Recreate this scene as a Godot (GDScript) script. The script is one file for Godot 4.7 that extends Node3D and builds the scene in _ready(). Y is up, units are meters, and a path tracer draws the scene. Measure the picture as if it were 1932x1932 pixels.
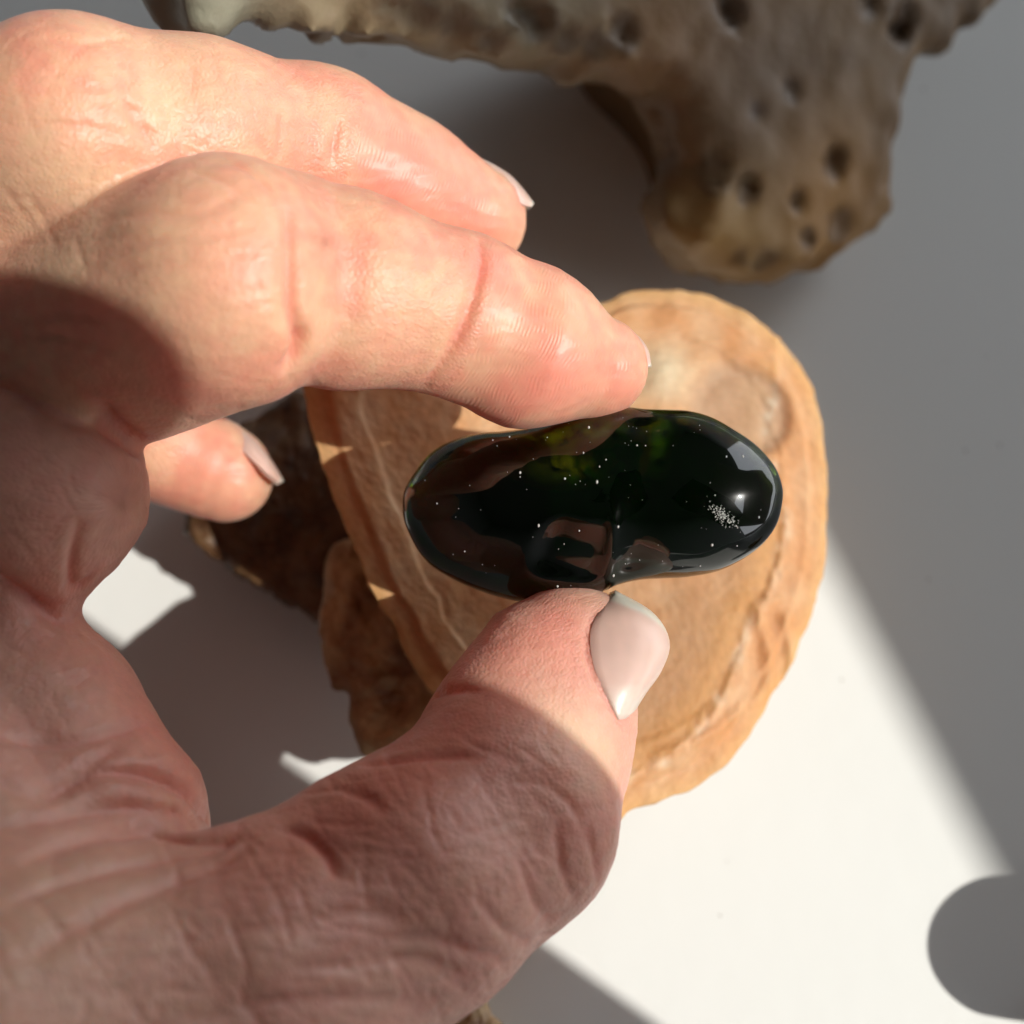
extends Node3D
# A hand holding a dark glass pebble above a slab of fossil stone, a jawbone behind, on a white table in window sun.
# Everything is laid out in millimetres (y up, table top at y = 0) and scaled to metres when meshes are made.

const MM := 0.001
const K := 0.000376780780813874          # millimetres across per unit of the 1932-wide layout and per millimetre of distance
var cam_at := Vector3(0, 177.557, 47.883)
var fwd := Vector3(0, -0.9396926, -0.3420201)
var upv := Vector3(0, 0.3420201, -0.9396926)
var sun_dir := Vector3(0.92, 1.0, 0.32)

# ------------------------------------------------------------------ layout helpers
func P(x: float, y: float, d: float) -> Vector3:
	return cam_at + Vector3((x - 966.0) * K * d, 0, 0) + upv * ((966.0 - y) * K * d) + fwd * d

func ray(x: float, y: float) -> Vector3:
	return fwd + Vector3((x - 966.0) * K, 0, 0) + upv * ((966.0 - y) * K)

func on_plane(x: float, y: float, o: Vector3, n: Vector3) -> Vector3:
	var v := ray(x, y)
	return cam_at + v * ((o - cam_at).dot(n) / v.dot(n))

func at_height(x: float, y: float, h: float) -> Vector3:
	return on_plane(x, y, Vector3(0, h, 0), Vector3.UP)

func lin(r: float, g: float, b: float) -> Color:
	return Color(r, g, b).linear_to_srgb()

func noise(seed_: int, freq: float, kind := FastNoiseLite.TYPE_SIMPLEX, octaves := 3) -> FastNoiseLite:
	var n := FastNoiseLite.new()
	n.seed = seed_
	n.frequency = freq
	n.noise_type = kind
	n.fractal_octaves = octaves
	if octaves == 1:
		n.fractal_type = FastNoiseLite.FRACTAL_NONE
	return n

func tag(o: Node, label: String, category: String, group := "") -> Node:
	o.set_meta("label", label)
	o.set_meta("category", category)
	if group:
		o.set_meta("group", group)
	return o

func thing(called: String, label: String, category: String, group := "") -> Node3D:
	var o := Node3D.new()
	o.name = called
	add_child(o, true)
	tag(o, label, category, group)
	return o

func mesh_of(v: PackedVector3Array, n: PackedVector3Array, idx: PackedInt32Array, col := PackedColorArray(), uv := PackedVector2Array()) -> Array:
	var a := []
	a.resize(Mesh.ARRAY_MAX)
	var s := PackedVector3Array()
	s.resize(v.size())
	for i in v.size():
		s[i] = v[i] * MM
	a[Mesh.ARRAY_VERTEX] = s
	a[Mesh.ARRAY_NORMAL] = n
	a[Mesh.ARRAY_INDEX] = idx
	if col.size():
		a[Mesh.ARRAY_COLOR] = col
	if uv.size():
		a[Mesh.ARRAY_TEX_UV] = uv
	return a

func put(called: String, arrays: Array, m: Material, parent: Node = self) -> MeshInstance3D:
	var am := ArrayMesh.new()
	am.add_surface_from_arrays(Mesh.PRIMITIVE_TRIANGLES, arrays)
	am.surface_set_material(0, m)
	var o := MeshInstance3D.new()
	o.name = called
	o.mesh = am
	parent.add_child(o, true)
	return o

func normals_of(v: PackedVector3Array, idx: PackedInt32Array) -> PackedVector3Array:
	var n := PackedVector3Array()
	n.resize(v.size())
	for t in range(0, idx.size(), 3):
		var a := idx[t]
		var b := idx[t + 1]
		var c := idx[t + 2]
		var f := (v[c] - v[a]).cross(v[b] - v[a])
		n[a] += f
		n[b] += f
		n[c] += f
	for i in n.size():
		n[i] = n[i].normalized()
	return n

# ------------------------------------------------------------------ surface nets over blocks of cells
# near(p) -> distance; pick(p, reach) -> what to hand to dist(p, picked). Returns [vertices, indices].
func nets(lo: Vector3, hi: Vector3, cell: float, pick: Callable, dist: Callable) -> Array:
	var B := 8
	var size := cell * B
	var nb := Vector3i(((hi - lo) / size).ceil())
	var NX := nb.x * B + 2
	var NY := nb.y * B + 2
	var half := size * 0.5
	var reach := size * 0.8661 + cell
	var verts := PackedVector3Array()
	var ids := {}
	var edges := PackedInt64Array()
	var val := PackedFloat32Array()
	val.resize(729)
	for bz in nb.z:
		for by in nb.y:
			for bx in nb.x:
				var o := lo + Vector3(bx, by, bz) * size
				var c := o + Vector3(half, half, half)
				var list: Variant = pick.call(c, reach)
				if list == null:
					continue
				var q := 0
				for k in 9:
					for j in 9:
						for i in 9:
							val[q] = dist.call(o + Vector3(i, j, k) * cell, list)
							q += 1
				for k in 8:
					for j in 8:
						for i in 8:
							var z := i + j * 9 + k * 81
							var d0 := val[z]
							var d1 := val[z + 1]
							var d2 := val[z + 9]
							var d3 := val[z + 10]
							var d4 := val[z + 81]
							var d5 := val[z + 82]
							var d6 := val[z + 90]
							var d7 := val[z + 91]
							var s := int(d0 < 0) + int(d1 < 0) + int(d2 < 0) + int(d3 < 0) + int(d4 < 0) + int(d5 < 0) + int(d6 < 0) + int(d7 < 0)
							if s == 0 or s == 8:
								continue
							var sum := Vector3.ZERO
							var n := 0
							if (d0 < 0) != (d1 < 0):
								sum += Vector3(d0 / (d0 - d1), 0, 0); n += 1
							if (d2 < 0) != (d3 < 0):
								sum += Vector3(d2 / (d2 - d3), 1, 0); n += 1
							if (d4 < 0) != (d5 < 0):
								sum += Vector3(d4 / (d4 - d5), 0, 1); n += 1
							if (d6 < 0) != (d7 < 0):
								sum += Vector3(d6 / (d6 - d7), 1, 1); n += 1
							if (d0 < 0) != (d2 < 0):
								sum += Vector3(0, d0 / (d0 - d2), 0); n += 1
							if (d1 < 0) != (d3 < 0):
								sum += Vector3(1, d1 / (d1 - d3), 0); n += 1
							if (d4 < 0) != (d6 < 0):
								sum += Vector3(0, d4 / (d4 - d6), 1); n += 1
							if (d5 < 0) != (d7 < 0):
								sum += Vector3(1, d5 / (d5 - d7), 1); n += 1
							if (d0 < 0) != (d4 < 0):
								sum += Vector3(0, 0, d0 / (d0 - d4)); n += 1
							if (d1 < 0) != (d5 < 0):
								sum += Vector3(1, 0, d1 / (d1 - d5)); n += 1
							if (d2 < 0) != (d6 < 0):
								sum += Vector3(0, 1, d2 / (d2 - d6)); n += 1
							if (d3 < 0) != (d7 < 0):
								sum += Vector3(1, 1, d3 / (d3 - d7)); n += 1
							var ci := (bx * B + i + 1) + NX * ((by * B + j + 1) + NY * (bz * B + k + 1))
							ids[ci] = verts.size()
							verts.append(o + (Vector3(i, j, k) + sum / n) * cell)
							if (d0 < 0) != (d1 < 0):
								edges.append(ci * 8 + 0 + (4 if d0 < 0 else 0))
							if (d0 < 0) != (d2 < 0):
								edges.append(ci * 8 + 1 + (4 if d0 < 0 else 0))
							if (d0 < 0) != (d4 < 0):
								edges.append(ci * 8 + 2 + (4 if d0 < 0 else 0))
	var idx := PackedInt32Array()
	var step := [1, NX, NX * NY]
	for e in edges:
		var axis := e & 3
		var ci := e >> 3
		var u: int = step[(axis + 1) % 3]
		var w: int = step[(axis + 2) % 3]
		var a: int = ids.get(ci, -1)
		var b: int = ids.get(ci - u, -1)
		var c: int = ids.get(ci - u - w, -1)
		var d: int = ids.get(ci - w, -1)
		if a < 0 or b < 0 or c < 0 or d < 0:
			continue
		if e & 4:
			idx.append_array([a, c, b, a, d, c])
		else:
			idx.append_array([a, b, c, a, c, d])
	return [verts, idx]

# ------------------------------------------------------------------ the hand: bones as tapered capsules
var bA := PackedVector3Array()
var bD := PackedVector3Array()
var bE := PackedVector3Array()     # the same, for bones of flattened section
var bF := PackedFloat32Array()     # how much flatter than round
var bI := PackedFloat32Array()
var bR := PackedFloat32Array()
var bS := PackedFloat32Array()
var bG := PackedInt32Array()
var bL := PackedFloat32Array()   # arc length at the bone's start, for the skin's own coordinates

func chain(group: int, nodes: Array, flat: Array = []) -> void:   # nodes [x, y, depth, radius] in layout units
	var along := 0.0
	for i in nodes.size() - 1:
		var m: Array = nodes[i]
		var n: Array = nodes[i + 1]
		var a := P(m[0], m[1], m[2])
		var b := P(n[0], n[1], n[2])
		var ra: float = m[3] * K * m[2]
		var rb: float = n[3] * K * n[2]
		bA.append(a)
		bD.append(b - a)
		var f: float = flat[i] if i < flat.size() else 0.0
		var e := b - a + fwd * ((b - a).dot(fwd) * f)
		bE.append(e)
		bF.append(f)
		bI.append(1.0 / maxf(e.length_squared(), 1e-6))
		bR.append(ra)
		bS.append(rb - ra)
		bG.append(group)
		bL.append(along)
		along += a.distance_to(b)

func bone(p: Vector3, i: int) -> float:
	var pa := p - bA[i]
	if bF[i] > 0.0:
		pa += fwd * (pa.dot(fwd) * bF[i])
	var h := clampf(pa.dot(bE[i]) * bI[i], 0.0, 1.0)
	return (pa - bE[i] * h).length() - bR[i] - bS[i] * h

var gk := [1.4, 3.0, 3.0, 3.5, 4.0]

func hand_dist(p: Vector3, list: PackedInt32Array) -> float:
	var g := -1
	var d := 1e3
	var out := 1e3
	var kk := 1.0
	for i in list:
		var pa := p - bA[i]
		if bF[i] > 0.0:
			pa += fwd * (pa.dot(fwd) * bF[i])
		var di := bE[i]
		var h := clampf(pa.dot(di) * bI[i], 0.0, 1.0)
		var e := (pa - di * h).length() - bR[i] - bS[i] * h
		if bG[i] != g:
			if g >= 0:
				var hh := maxf(1.1 - absf(out - d), 0.0)
				out = minf(out, d) - hh * hh * 0.227
			g = bG[i]
			kk = gk[g]
			d = e
		else:
			var h2 := maxf(kk - absf(d - e), 0.0) / kk
			d = minf(d, e) - h2 * h2 * kk * 0.25
	var h3 := maxf(1.1 - absf(out - d), 0.0)
	return minf(out, d) - h3 * h3 * 0.227

func hand_pick(c: Vector3, reach: float) -> Variant:
	var ds := PackedFloat32Array()
	var best := 1e9
	for i in bA.size():
		var e := bone(c, i)
		ds.append(e)
		best = minf(best, e)
	if best > reach * 1.6 + 4.0:
		return null
	var list := PackedInt32Array()
	for i in ds.size():
		if ds[i] < best + 3.2 * reach + 6.0:
			list.append(i)
	if absf(hand_dist(c, list)) > reach * 1.6:
		return null
	return list

var all_bones := PackedInt32Array()

func hand_hit(x: float, y: float) -> Vector3:
	var v := ray(x, y).normalized()
	var t := 60.0
	for i in 100:
		var d := hand_dist(cam_at + v * t, all_bones)
		t += d * 0.8
		if absf(d) < 0.01 or t > 260.0:
			break
	return cam_at + v * t

func hand_normal(p: Vector3) -> Vector3:
	var e := 0.15
	var d := hand_dist(p, all_bones)
	return Vector3(hand_dist(p + Vector3(e, 0, 0), all_bones) - d, hand_dist(p + Vector3(0, e, 0), all_bones) - d, hand_dist(p + Vector3(0, 0, e), all_bones) - d).normalized()

# grooves: lines on the skin [points..., depth mm, half width mm]; redness travels with them
var grooves := []

func groove(pts: Array, depth: float, width: float, red := 0.25) -> void:
	grooves.append([pts, depth, width, red])

var blots := []   # [x, y, radius mm, colour, strength]

func blot(x: float, y: float, r: float, c: Color, s: float) -> void:
	blots.append([hand_hit(x, y), r, c, s])

func smooth_line(pts: Array, steps: int) -> Array:
	var out := []
	for i in pts.size() - 1:
		var p0: Vector2 = pts[maxi(i - 1, 0)]
		var p1: Vector2 = pts[i]
		var p2: Vector2 = pts[i + 1]
		var p3: Vector2 = pts[mini(i + 2, pts.size() - 1)]
		for s in steps:
			out.append(p1.cubic_interpolate(p2, p0, p3, float(s) / steps))
	out.append(pts[-1])
	return out

func build_hand() -> void:
	chain(0, [[-150, 800, 150, 210], [130, 655, 136, 218], [425, 532, 126, 241]])
	chain(0, [[548, 486, 128, 160], [650, 545, 130, 188], [860, 592, 134, 152], [1000, 655, 136, 150], [1122, 694, 138, 100]], [0.22, 0.22, 0.22, 0.22])
	chain(1, [[-330, 560, 150, 250], [130, 250, 132, 206], [370, 264, 138, 180], [600, 288, 146, 150], [750, 356, 149, 130], [893, 414, 152, 101]])
	chain(2, [[100, 700, 150, 120], [320, 846, 160, 94], [415, 890, 161, 82], [432, 897, 161, 78]])
	chain(3, [[-250, 900, 140, 330], [55, 930, 131, 205], [15, 1065, 131, 142]])
	chain(3, [[-150, 1300, 132, 260], [40, 1400, 131, 226], [100, 1570, 128, 292]])
	chain(4, [[-150, 1560, 124, 320], [70, 1840, 116, 290]])
	chain(4, [[-700, 2500, 118, 640], [-120, 2060, 112, 470], [465, 1866, 119, 286], [760, 1682, 124, 236], [940, 1545, 129, 212], [1000, 1390, 134, 180], [1056, 1270, 138, 146], [1094, 1226, 138.5, 106]], [0.0, 0.0, 0.1, 0.3, 0.5, 0.5, 0.3])
	all_bones = PackedInt32Array(range(bA.size()))

	# creases of the joints and palm
	groove([Vector2(905, 455), Vector2(908, 505), Vector2(895, 560), Vector2(865, 640), Vector2(800, 732)], 0.55, 0.7, 0.5)
	groove([Vector2(890, 520), Vector2(872, 600), Vector2(838, 670)], 0.25, 0.5, 0.2)
	groove([Vector2(545, 400), Vector2(548, 500), Vector2(552, 590), Vector2(568, 655), Vector2(535, 692)], 0.8, 1.0, 0.5)
	groove([Vector2(572, 630), Vector2(560, 665), Vector2(545, 695)], 0.7, 0.9, 0.4)
	groove([Vector2(255, 205), Vector2(275, 245), Vector2(284, 278)], 0.4, 0.9, 0.5)
	groove([Vector2(236, 190), Vector2(250, 220), Vector2(262, 265)], 0.3, 0.6, 0.3)
	groove([Vector2(640, 225), Vector2(632, 265), Vector2(626, 305)], 0.35, 0.7, 0.6)
	groove([Vector2(535, 215), Vector2(530, 245), Vector2(528, 290)], 0.2, 0.5, 0.2)
	groove([Vector2(190, 770), Vector2(205, 795), Vector2(240, 826), Vector2(262, 852)], 1.4, 1.2, 0.6)
	groove([Vector2(0, 700), Vector2(60, 760), Vector2(140, 800), Vector2(205, 795)], 0.35, 0.9, 0.2)
	groove([Vector2(150, 990), Vector2(135, 1060), Vector2(140, 1110), Vector2(175, 1085)], 0.5, 0.7, 0.3)
	groove([Vector2(-10, 1085), Vector2(20, 1110), Vector2(60, 1135), Vector2(112, 1168)], 1.2, 1.1, 0.5)
	groove([Vector2(0, 1390), Vector2(70, 1402), Vector2(160, 1395), Vector2(240, 1375), Vector2(270, 1372)], 0.55, 0.8, 0.4)
	groove([Vector2(100, 1490), Vector2(200, 1455), Vector2(280, 1462), Vector2(350, 1495), Vector2(400, 1552)], 0.9, 1.1, 0.4)
	groove([Vector2(0, 1480), Vector2(90, 1500), Vector2(170, 1440), Vector2(230, 1400)], 0.5, 1.0, 0.2)
	groove([Vector2(60, 1620), Vector2(160, 1580), Vector2(280, 1570), Vector2(360, 1585), Vector2(440, 1580)], 0.8, 1.1, 0.3)
	groove([Vector2(30, 1700), Vector2(160, 1650), Vector2(290, 1625), Vector2(400, 1600), Vector2(440, 1570)], 0.6, 1.0, 0.3)
	groove([Vector2(0, 1560), Vector2(120, 1540), Vector2(260, 1525), Vector2(380, 1545)], 0.5, 0.9, 0.3)
	groove([Vector2(60, 1800), Vector2(200, 1720), Vector2(320, 1670), Vector2(430, 1620), Vector2(470, 1575)], 0.45, 1.0, 0.3)
	groove([Vector2(540, 1560), Vector2(580, 1575), Vector2(615, 1610), Vector2(632, 1650)], 0.7, 0.8, 0.5)
	groove([Vector2(640, 1485), Vector2(680, 1500), Vector2(720, 1530)], 0.3, 0.6, 0.3)
	groove([Vector2(690, 1440), Vector2(740, 1432), Vector2(820, 1428), Vector2(900, 1430)], 0.55, 0.7, 0.5)
	groove([Vector2(785, 1325), Vector2(840, 1300), Vector2(900, 1302)], 0.5, 0.8, 0.4)
	groove([Vector2(1010, 1480), Vector2(1060, 1500), Vector2(1090, 1540), Vector2(1110, 1600)], 0.18, 0.6, 0.1)
	groove([Vector2(1050, 1560), Vector2(1060, 1640), Vector2(1085, 1700)], 0.3, 0.7, 0.1)
	groove([Vector2(980, 1620), Vector2(1010, 1700), Vector2(1042, 1738)], 0.35, 0.7, 0.1)
	groove([Vector2(1110, 1560), Vector2(1120, 1620), Vector2(1128, 1665)], 0.25, 0.6, 0.1)
	groove([Vector2(900, 1700), Vector2(960, 1760), Vector2(1000, 1776)], 0.35, 0.7, 0.1)
	groove([Vector2(700, 1780), Vector2(800, 1770), Vector2(900, 1800), Vector2(950, 1812)], 0.4, 0.9, 0.15)
	groove([Vector2(560, 1830), Vector2(700, 1815), Vector2(800, 1812), Vector2(880, 1850)], 0.35, 0.9, 0.15)
	groove([Vector2(420, 1760), Vector2(560, 1742), Vector2(680, 1722), Vector2(760, 1735)], 0.3, 0.9, 0.15)
	groove([Vector2(420, 1900), Vector2(560, 1890), Vector2(700, 1885), Vector2(800, 1900)], 0.35, 1.0, 0.15)
	groove([Vector2(60, 600), Vector2(120, 590), Vector2(200, 600)], 0.2, 0.7, 0.1)
	groove([Vector2(20, 640), Vector2(110, 632), Vector2(210, 660)], 0.2, 0.7, 0.1)
	groove([Vector2(180, 480), Vector2(300, 450), Vector2(420, 440), Vector2(480, 420)], 0.15, 0.6, 0.05)
	groove([Vector2(140, 530), Vector2(280, 500), Vector2(400, 505)], 0.15, 0.6, 0.05)
	groove([Vector2(180, 420), Vector2(280, 400), Vector2(380, 400), Vector2(470, 350)], 0.18, 0.6, 0.05)
	groove([Vector2(395, 300), Vector2(450, 310), Vector2(500, 345), Vector2(520, 380)], 0.2, 0.5, 0.05)
	groove([Vector2(360, 320), Vector2(410, 335), Vector2(470, 372)], 0.18, 0.5, 0.05)
	groove([Vector2(40, 150), Vector2(100, 140), Vector2(180, 165), Vector2(250, 150)], 0.15, 0.5, 0.05)
	groove([Vector2(90, 70), Vector2(160, 82), Vector2(240, 68)], 0.25, 0.5, 0.05)
	groove([Vector2(0, 245), Vector2(80, 235), Vector2(170, 240), Vector2(240, 262)], 0.18, 0.5, 0.05)

	groove([Vector2(1178, 1376), Vector2(1146, 1322), Vector2(1117, 1262), Vector2(1107, 1200), Vector2(1124, 1150)], 0.35, 0.4, 0.2)
	# the fine creases that cross each other all over the thumb, its root and the palm, and lie fainter along the fingers
	var rng := RandomNumberGenerator.new()
	rng.seed = 21
	for i in 320:
		var at := Vector2(rng.randf_range(-20, 1060), rng.randf_range(1400, 1930))
		var turn := -0.18 + rng.randfn(0.0, 0.16) + clampf((at.x - 500.0) / 700.0, 0.0, 0.5)
		if i % 3 == 0:
			turn = 1.1 + rng.randfn(0.0, 0.3)
		if at.x > 760.0:
			turn = 1.0 + rng.randfn(0.0, 0.25) if i % 2 else -0.2 + rng.randfn(0.0, 0.3)
		var along := Vector2.from_angle(turn) * rng.randf_range(20, 75)
		var bend := along.orthogonal() * rng.randf_range(-0.18, 0.18)
		groove([at - along, at - along * 0.3 + bend, at + along * 0.3 + bend * 0.6, at + along], rng.randf_range(0.03, 0.11), rng.randf_range(0.24, 0.40), 0.12)
	for i in 120:
		var at := Vector2(rng.randf_range(-10, 520), rng.randf_range(860, 1400)) if i % 3 == 0 else Vector2(rng.randf_range(-10, 600), rng.randf_range(60, 800))
		var turn := -0.3 + rng.randfn(0.0, 0.35) if i % 2 else 1.3 + rng.randfn(0.0, 0.4)
		var along := Vector2.from_angle(turn) * rng.randf_range(20, 70)
		groove([at - along, at + along.orthogonal() * rng.randf_range(-0.15, 0.15), at + along], rng.randf_range(0.03, 0.09), rng.randf_range(0.25, 0.45), 0.06)

	var lo := Vector3(1e9, 1e9, 1e9)
	var hi := -lo
	for i in bA.size():
		for q in [bA[i], bA[i] + bD[i]]:
			var r := maxf(bR[i], bR[i] + bS[i]) + 2.0
			lo = lo.min(q - Vector3(r, r, r))
			hi = hi.max(q + Vector3(r, r, r))
	var net := nets(lo, hi, hand_cell, hand_pick, hand_dist)
	var v: PackedVector3Array = net[0]
	var idx: PackedInt32Array = net[1]
	var n := normals_of(v, idx)

	# the skin's own coordinates: along and round the nearest bone
	var own := PackedInt32Array()
	own.resize(v.size())
	for i in v.size():
		var best := 1e9
		var b := 0
		var p := v[i]
		for j in bA.size():
			var e := bone(p, j)
			if e < best:
				best = e
				b = j
		own[i] = b

	# relief: broad lumps, fine slanting wrinkles, then the creases
	var lump := noise(11, 0.07, FastNoiseLite.TYPE_SIMPLEX, 2)
	var wrk := noise(12, 1.0, FastNoiseLite.TYPE_SIMPLEX, 2)
	var mot := noise(13, 0.11, FastNoiseLite.TYPE_SIMPLEX, 3)
	var fine := noise(14, 0.5, FastNoiseLite.TYPE_SIMPLEX, 2)
	var disp := PackedFloat32Array()
	disp.resize(v.size())
	var red := PackedFloat32Array()
	red.resize(v.size())
	var e1 := (P(1000, 900, 120) - P(0, 1000, 120)).normalized()
	var e2 := (P(900, 1000, 120) - P(900, 0, 120)).normalized()
	var e3 := e1.cross(e2)
	for i in v.size():
		var p := v[i]
		var d := lump.get_noise_3dv(p) * 0.2
		var x := p.dot(e1)
		var y := p.dot(e2)
		var z := p.dot(e3)
		if bG[own[i]] >= 3:
			d += -absf(wrk.get_noise_3d(x * 0.045, y * 0.30, z * 0.2)) * 0.10 + 0.02
			d += -absf(wrk.get_noise_3d(x * 0.16 + 40.0, y * 0.5 + x * 0.12, z * 0.3)) * 0.08
		else:
			d += -absf(wrk.get_noise_3d(x * 0.07, y * 0.45, z * 0.3)) * 0.08
		disp[i] = d
	var cells := {}
	for i in v.size():
		var key := Vector3i((v[i] / 3.0).floor())
		if not cells.has(key):
			cells[key] = PackedInt32Array()
		cells[key].append(i)
	for g in grooves:
		var line := smooth_line(g[0], 6)
		var w: float = g[2]
		var hit := {}
		var pts := []
		for q in line:
			pts.append(hand_hit(q.x, q.y))
		for s in pts.size() - 1:
			var a: Vector3 = pts[s]
			var ab: Vector3 = pts[s + 1] - a
			if ab.length() > 12.0:
				continue
			var fade := sin(clampf((s + 0.6) / (pts.size() - 1) * PI, 0.12, PI - 0.12))
			fade = pow(fade, 0.5)
			var k0 := Vector3i(((a.min(a + ab) - Vector3.ONE * w * 3.0) / 3.0).floor())
			var k1 := Vector3i(((a.max(a + ab) + Vector3.ONE * w * 3.0) / 3.0).floor())
			for cz in range(k0.z, k1.z + 1):
				for cy in range(k0.y, k1.y + 1):
					for cx in range(k0.x, k1.x + 1):
						var c: PackedInt32Array = cells.get(Vector3i(cx, cy, cz), PackedInt32Array())
						for i in c:
							var h := clampf((v[i] - a).dot(ab) / maxf(ab.length_squared(), 1e-5), 0, 1)
							var r := (v[i] - a - ab * h).length() / w
							if r < 3.0:
								var f := fade * (0.85 * exp(-r * r * 2.2) + 0.18 * exp(-r * r * 0.4) - 0.05 * exp(-(r - 1.7) * (r - 1.7) * 1.6))
								if not hit.has(i) or absf(f) > absf(hit[i]):
									hit[i] = f
		for i in hit:
			disp[i] -= hit[i] * g[1]
			red[i] = maxf(red[i], maxf(hit[i], 0.0) * g[3])
	for i in v.size():
		v[i] += n[i] * disp[i]
	n = normals_of(v, idx)

	# colour of the skin itself: mottled, rosier at tips, joints and creases
	var rosy := Color(0.70, 0.235, 0.175)
	var sallow := Color(0.70, 0.47, 0.30)
	var deep := Color(0.48, 0.15, 0.10)
	blot(1060, 715, 6.0, rosy, 0.75)
	blot(1150, 720, 4.0, rosy, 0.35)
	blot(905, 500, 2.8, rosy, 0.8)
	blot(480, 475, 4.0, rosy, 0.65)
	blot(470, 510, 2.0, rosy, 0.4)
	blot(760, 330, 6.5, rosy, 0.75)
	blot(860, 370, 5.5, rosy, 0.6)
	blot(560, 220, 5.0, rosy, 0.25)
	blot(400, 900, 6.0, rosy, 0.4)
	blot(300, 600, 8.0, sallow, 0.5)
	blot(420, 400, 6.0, sallow, 0.4)
	blot(150, 430, 7.0, sallow, 0.5)
	blot(40, 350, 9.0, sallow, 0.6)
	blot(350, 120, 8.0, sallow, 0.5)
	blot(740, 660, 6.0, sallow, 0.3)
	blot(1050, 1180, 4.5, rosy, 0.7)
	blot(950, 1230, 3.5, rosy, 0.5)
	blot(1090, 1250, 3.5, rosy, 0.35)
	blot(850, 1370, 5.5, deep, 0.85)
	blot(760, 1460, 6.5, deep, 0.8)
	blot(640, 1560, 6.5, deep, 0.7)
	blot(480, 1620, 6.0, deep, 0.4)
	blot(300, 1370, 6.0, rosy, 0.45)
	blot(380, 1480, 5.0, rosy, 0.4)
	blot(250, 1480, 4.0, deep, 0.35)
	blot(100, 1150, 5.0, rosy, 0.35)
	blot(330, 740, 5.0, rosy, 0.3)
	blot(60, 1800, 12.0, sallow, 0.4)
	blot(1120, 1440, 4.0, sallow, 0.5)
	blot(1060, 1380, 4.0, sallow, 0.5)
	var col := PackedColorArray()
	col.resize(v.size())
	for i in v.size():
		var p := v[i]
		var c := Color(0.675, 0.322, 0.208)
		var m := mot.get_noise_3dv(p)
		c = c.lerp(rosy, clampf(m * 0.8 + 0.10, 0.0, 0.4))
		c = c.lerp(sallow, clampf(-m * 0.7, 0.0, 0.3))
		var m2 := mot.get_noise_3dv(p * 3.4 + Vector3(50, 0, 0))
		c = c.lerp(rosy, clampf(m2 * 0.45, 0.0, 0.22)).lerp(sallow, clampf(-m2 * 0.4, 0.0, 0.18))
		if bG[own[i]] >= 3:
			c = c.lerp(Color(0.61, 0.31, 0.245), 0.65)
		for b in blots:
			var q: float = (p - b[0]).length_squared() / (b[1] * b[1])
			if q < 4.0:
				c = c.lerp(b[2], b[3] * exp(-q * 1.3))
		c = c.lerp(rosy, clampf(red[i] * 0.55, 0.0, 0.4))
		c = c * (1.0 + fine.get_noise_3dv(p) * 0.07)
		c.a = 1.0
		col[i] = c

	var axes := PackedVector3Array()
	var refs := PackedVector3Array()
	for b in bA.size():
		var ax := bD[b].normalized()
		axes.append(ax)
		refs.append((Vector3.UP - ax * ax.y).normalized())
	# two surfaces: ridged finger pads, and the rest; corners doubled where the skin coordinates of two bones meet
	var ridged := [4, 5, 9, 10, 12, 13]   # the distal bones of the three fingers
	var hand := thing("hand", "bare left hand pinching a dark glass pebble between thumb and index finger", "hand")
	var am := ArrayMesh.new()
	for part in 2:
		var map := {}
		var V := PackedVector3Array()
		var N := PackedVector3Array()
		var C := PackedColorArray()
		var U := PackedVector2Array()
		var I := PackedInt32Array()
		for t in range(0, idx.size(), 3):
			var b := own[idx[t]]
			if (b in ridged) != (part == 1):
				continue
			var ax := axes[b]
			var ref := refs[b]
			var side := ax.cross(ref)
			var first := 0.0
			for k in 3:
				var i := idx[t + k]
				var pa := v[i] - bA[b]
				var ang := atan2(pa.dot(side), pa.dot(ref))
				var key := i * 64 + b
				if k == 0:
					first = ang
				elif absf(ang - first) > PI:
					ang += TAU if ang < first else -TAU
					key += 32
				if not map.has(key):
					map[key] = V.size()
					V.append(v[i])
					N.append(n[i])
					C.append(col[i])
					U.append(Vector2(bL[b] + pa.dot(ax), ang * 9.0) / 12.0)
				I.append(map[key])
		am.add_surface_from_arrays(Mesh.PRIMITIVE_TRIANGLES, mesh_of(V, N, I, C, U))
		am.surface_set_material(part, skin_material(part == 1))
	var o := MeshInstance3D.new()
	o.name = "skin"
	o.mesh = am
	hand.add_child(o, true)

	# nails
	var fold := []
	for q in [Vector2(1166, 1358), Vector2(1148, 1322), Vector2(1122, 1262), Vector2(1113, 1200), Vector2(1128, 1156), Vector2(1150, 1124)]:
		var w := hand_hit(q.x, q.y) - cam_at
		fold.append([q.x, q.y, minf(w.dot(fwd), 139.0) + 0.15])
	nail(hand, "thumb_nail", fold,
		[[1188, 1354, 132.6], [1217, 1308, 133.2], [1247, 1262, 134.5], [1260, 1210, 135.5], [1230, 1156, 136.5], [1162, 1114, 138]],
		[[1196, 1346, 139], [1190, 1310, 141.5], [1195, 1260, 144], [1200, 1205, 145], [1185, 1155, 144.5], [1150, 1118, 142]], 0.7)
	nail(hand, "middle_finger_nail", [[898, 306, 151], [925, 338, 149.5], [955, 365, 149], [985, 386, 149.5], [1003, 390, 151]],
		[[905, 298, 152], [935, 312, 152], [965, 332, 152], [992, 362, 152.5], [1008, 384, 153]],
		[[895, 318, 159], [920, 335, 160], [950, 355, 160], [980, 378, 160], [1000, 392, 158]])
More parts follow.
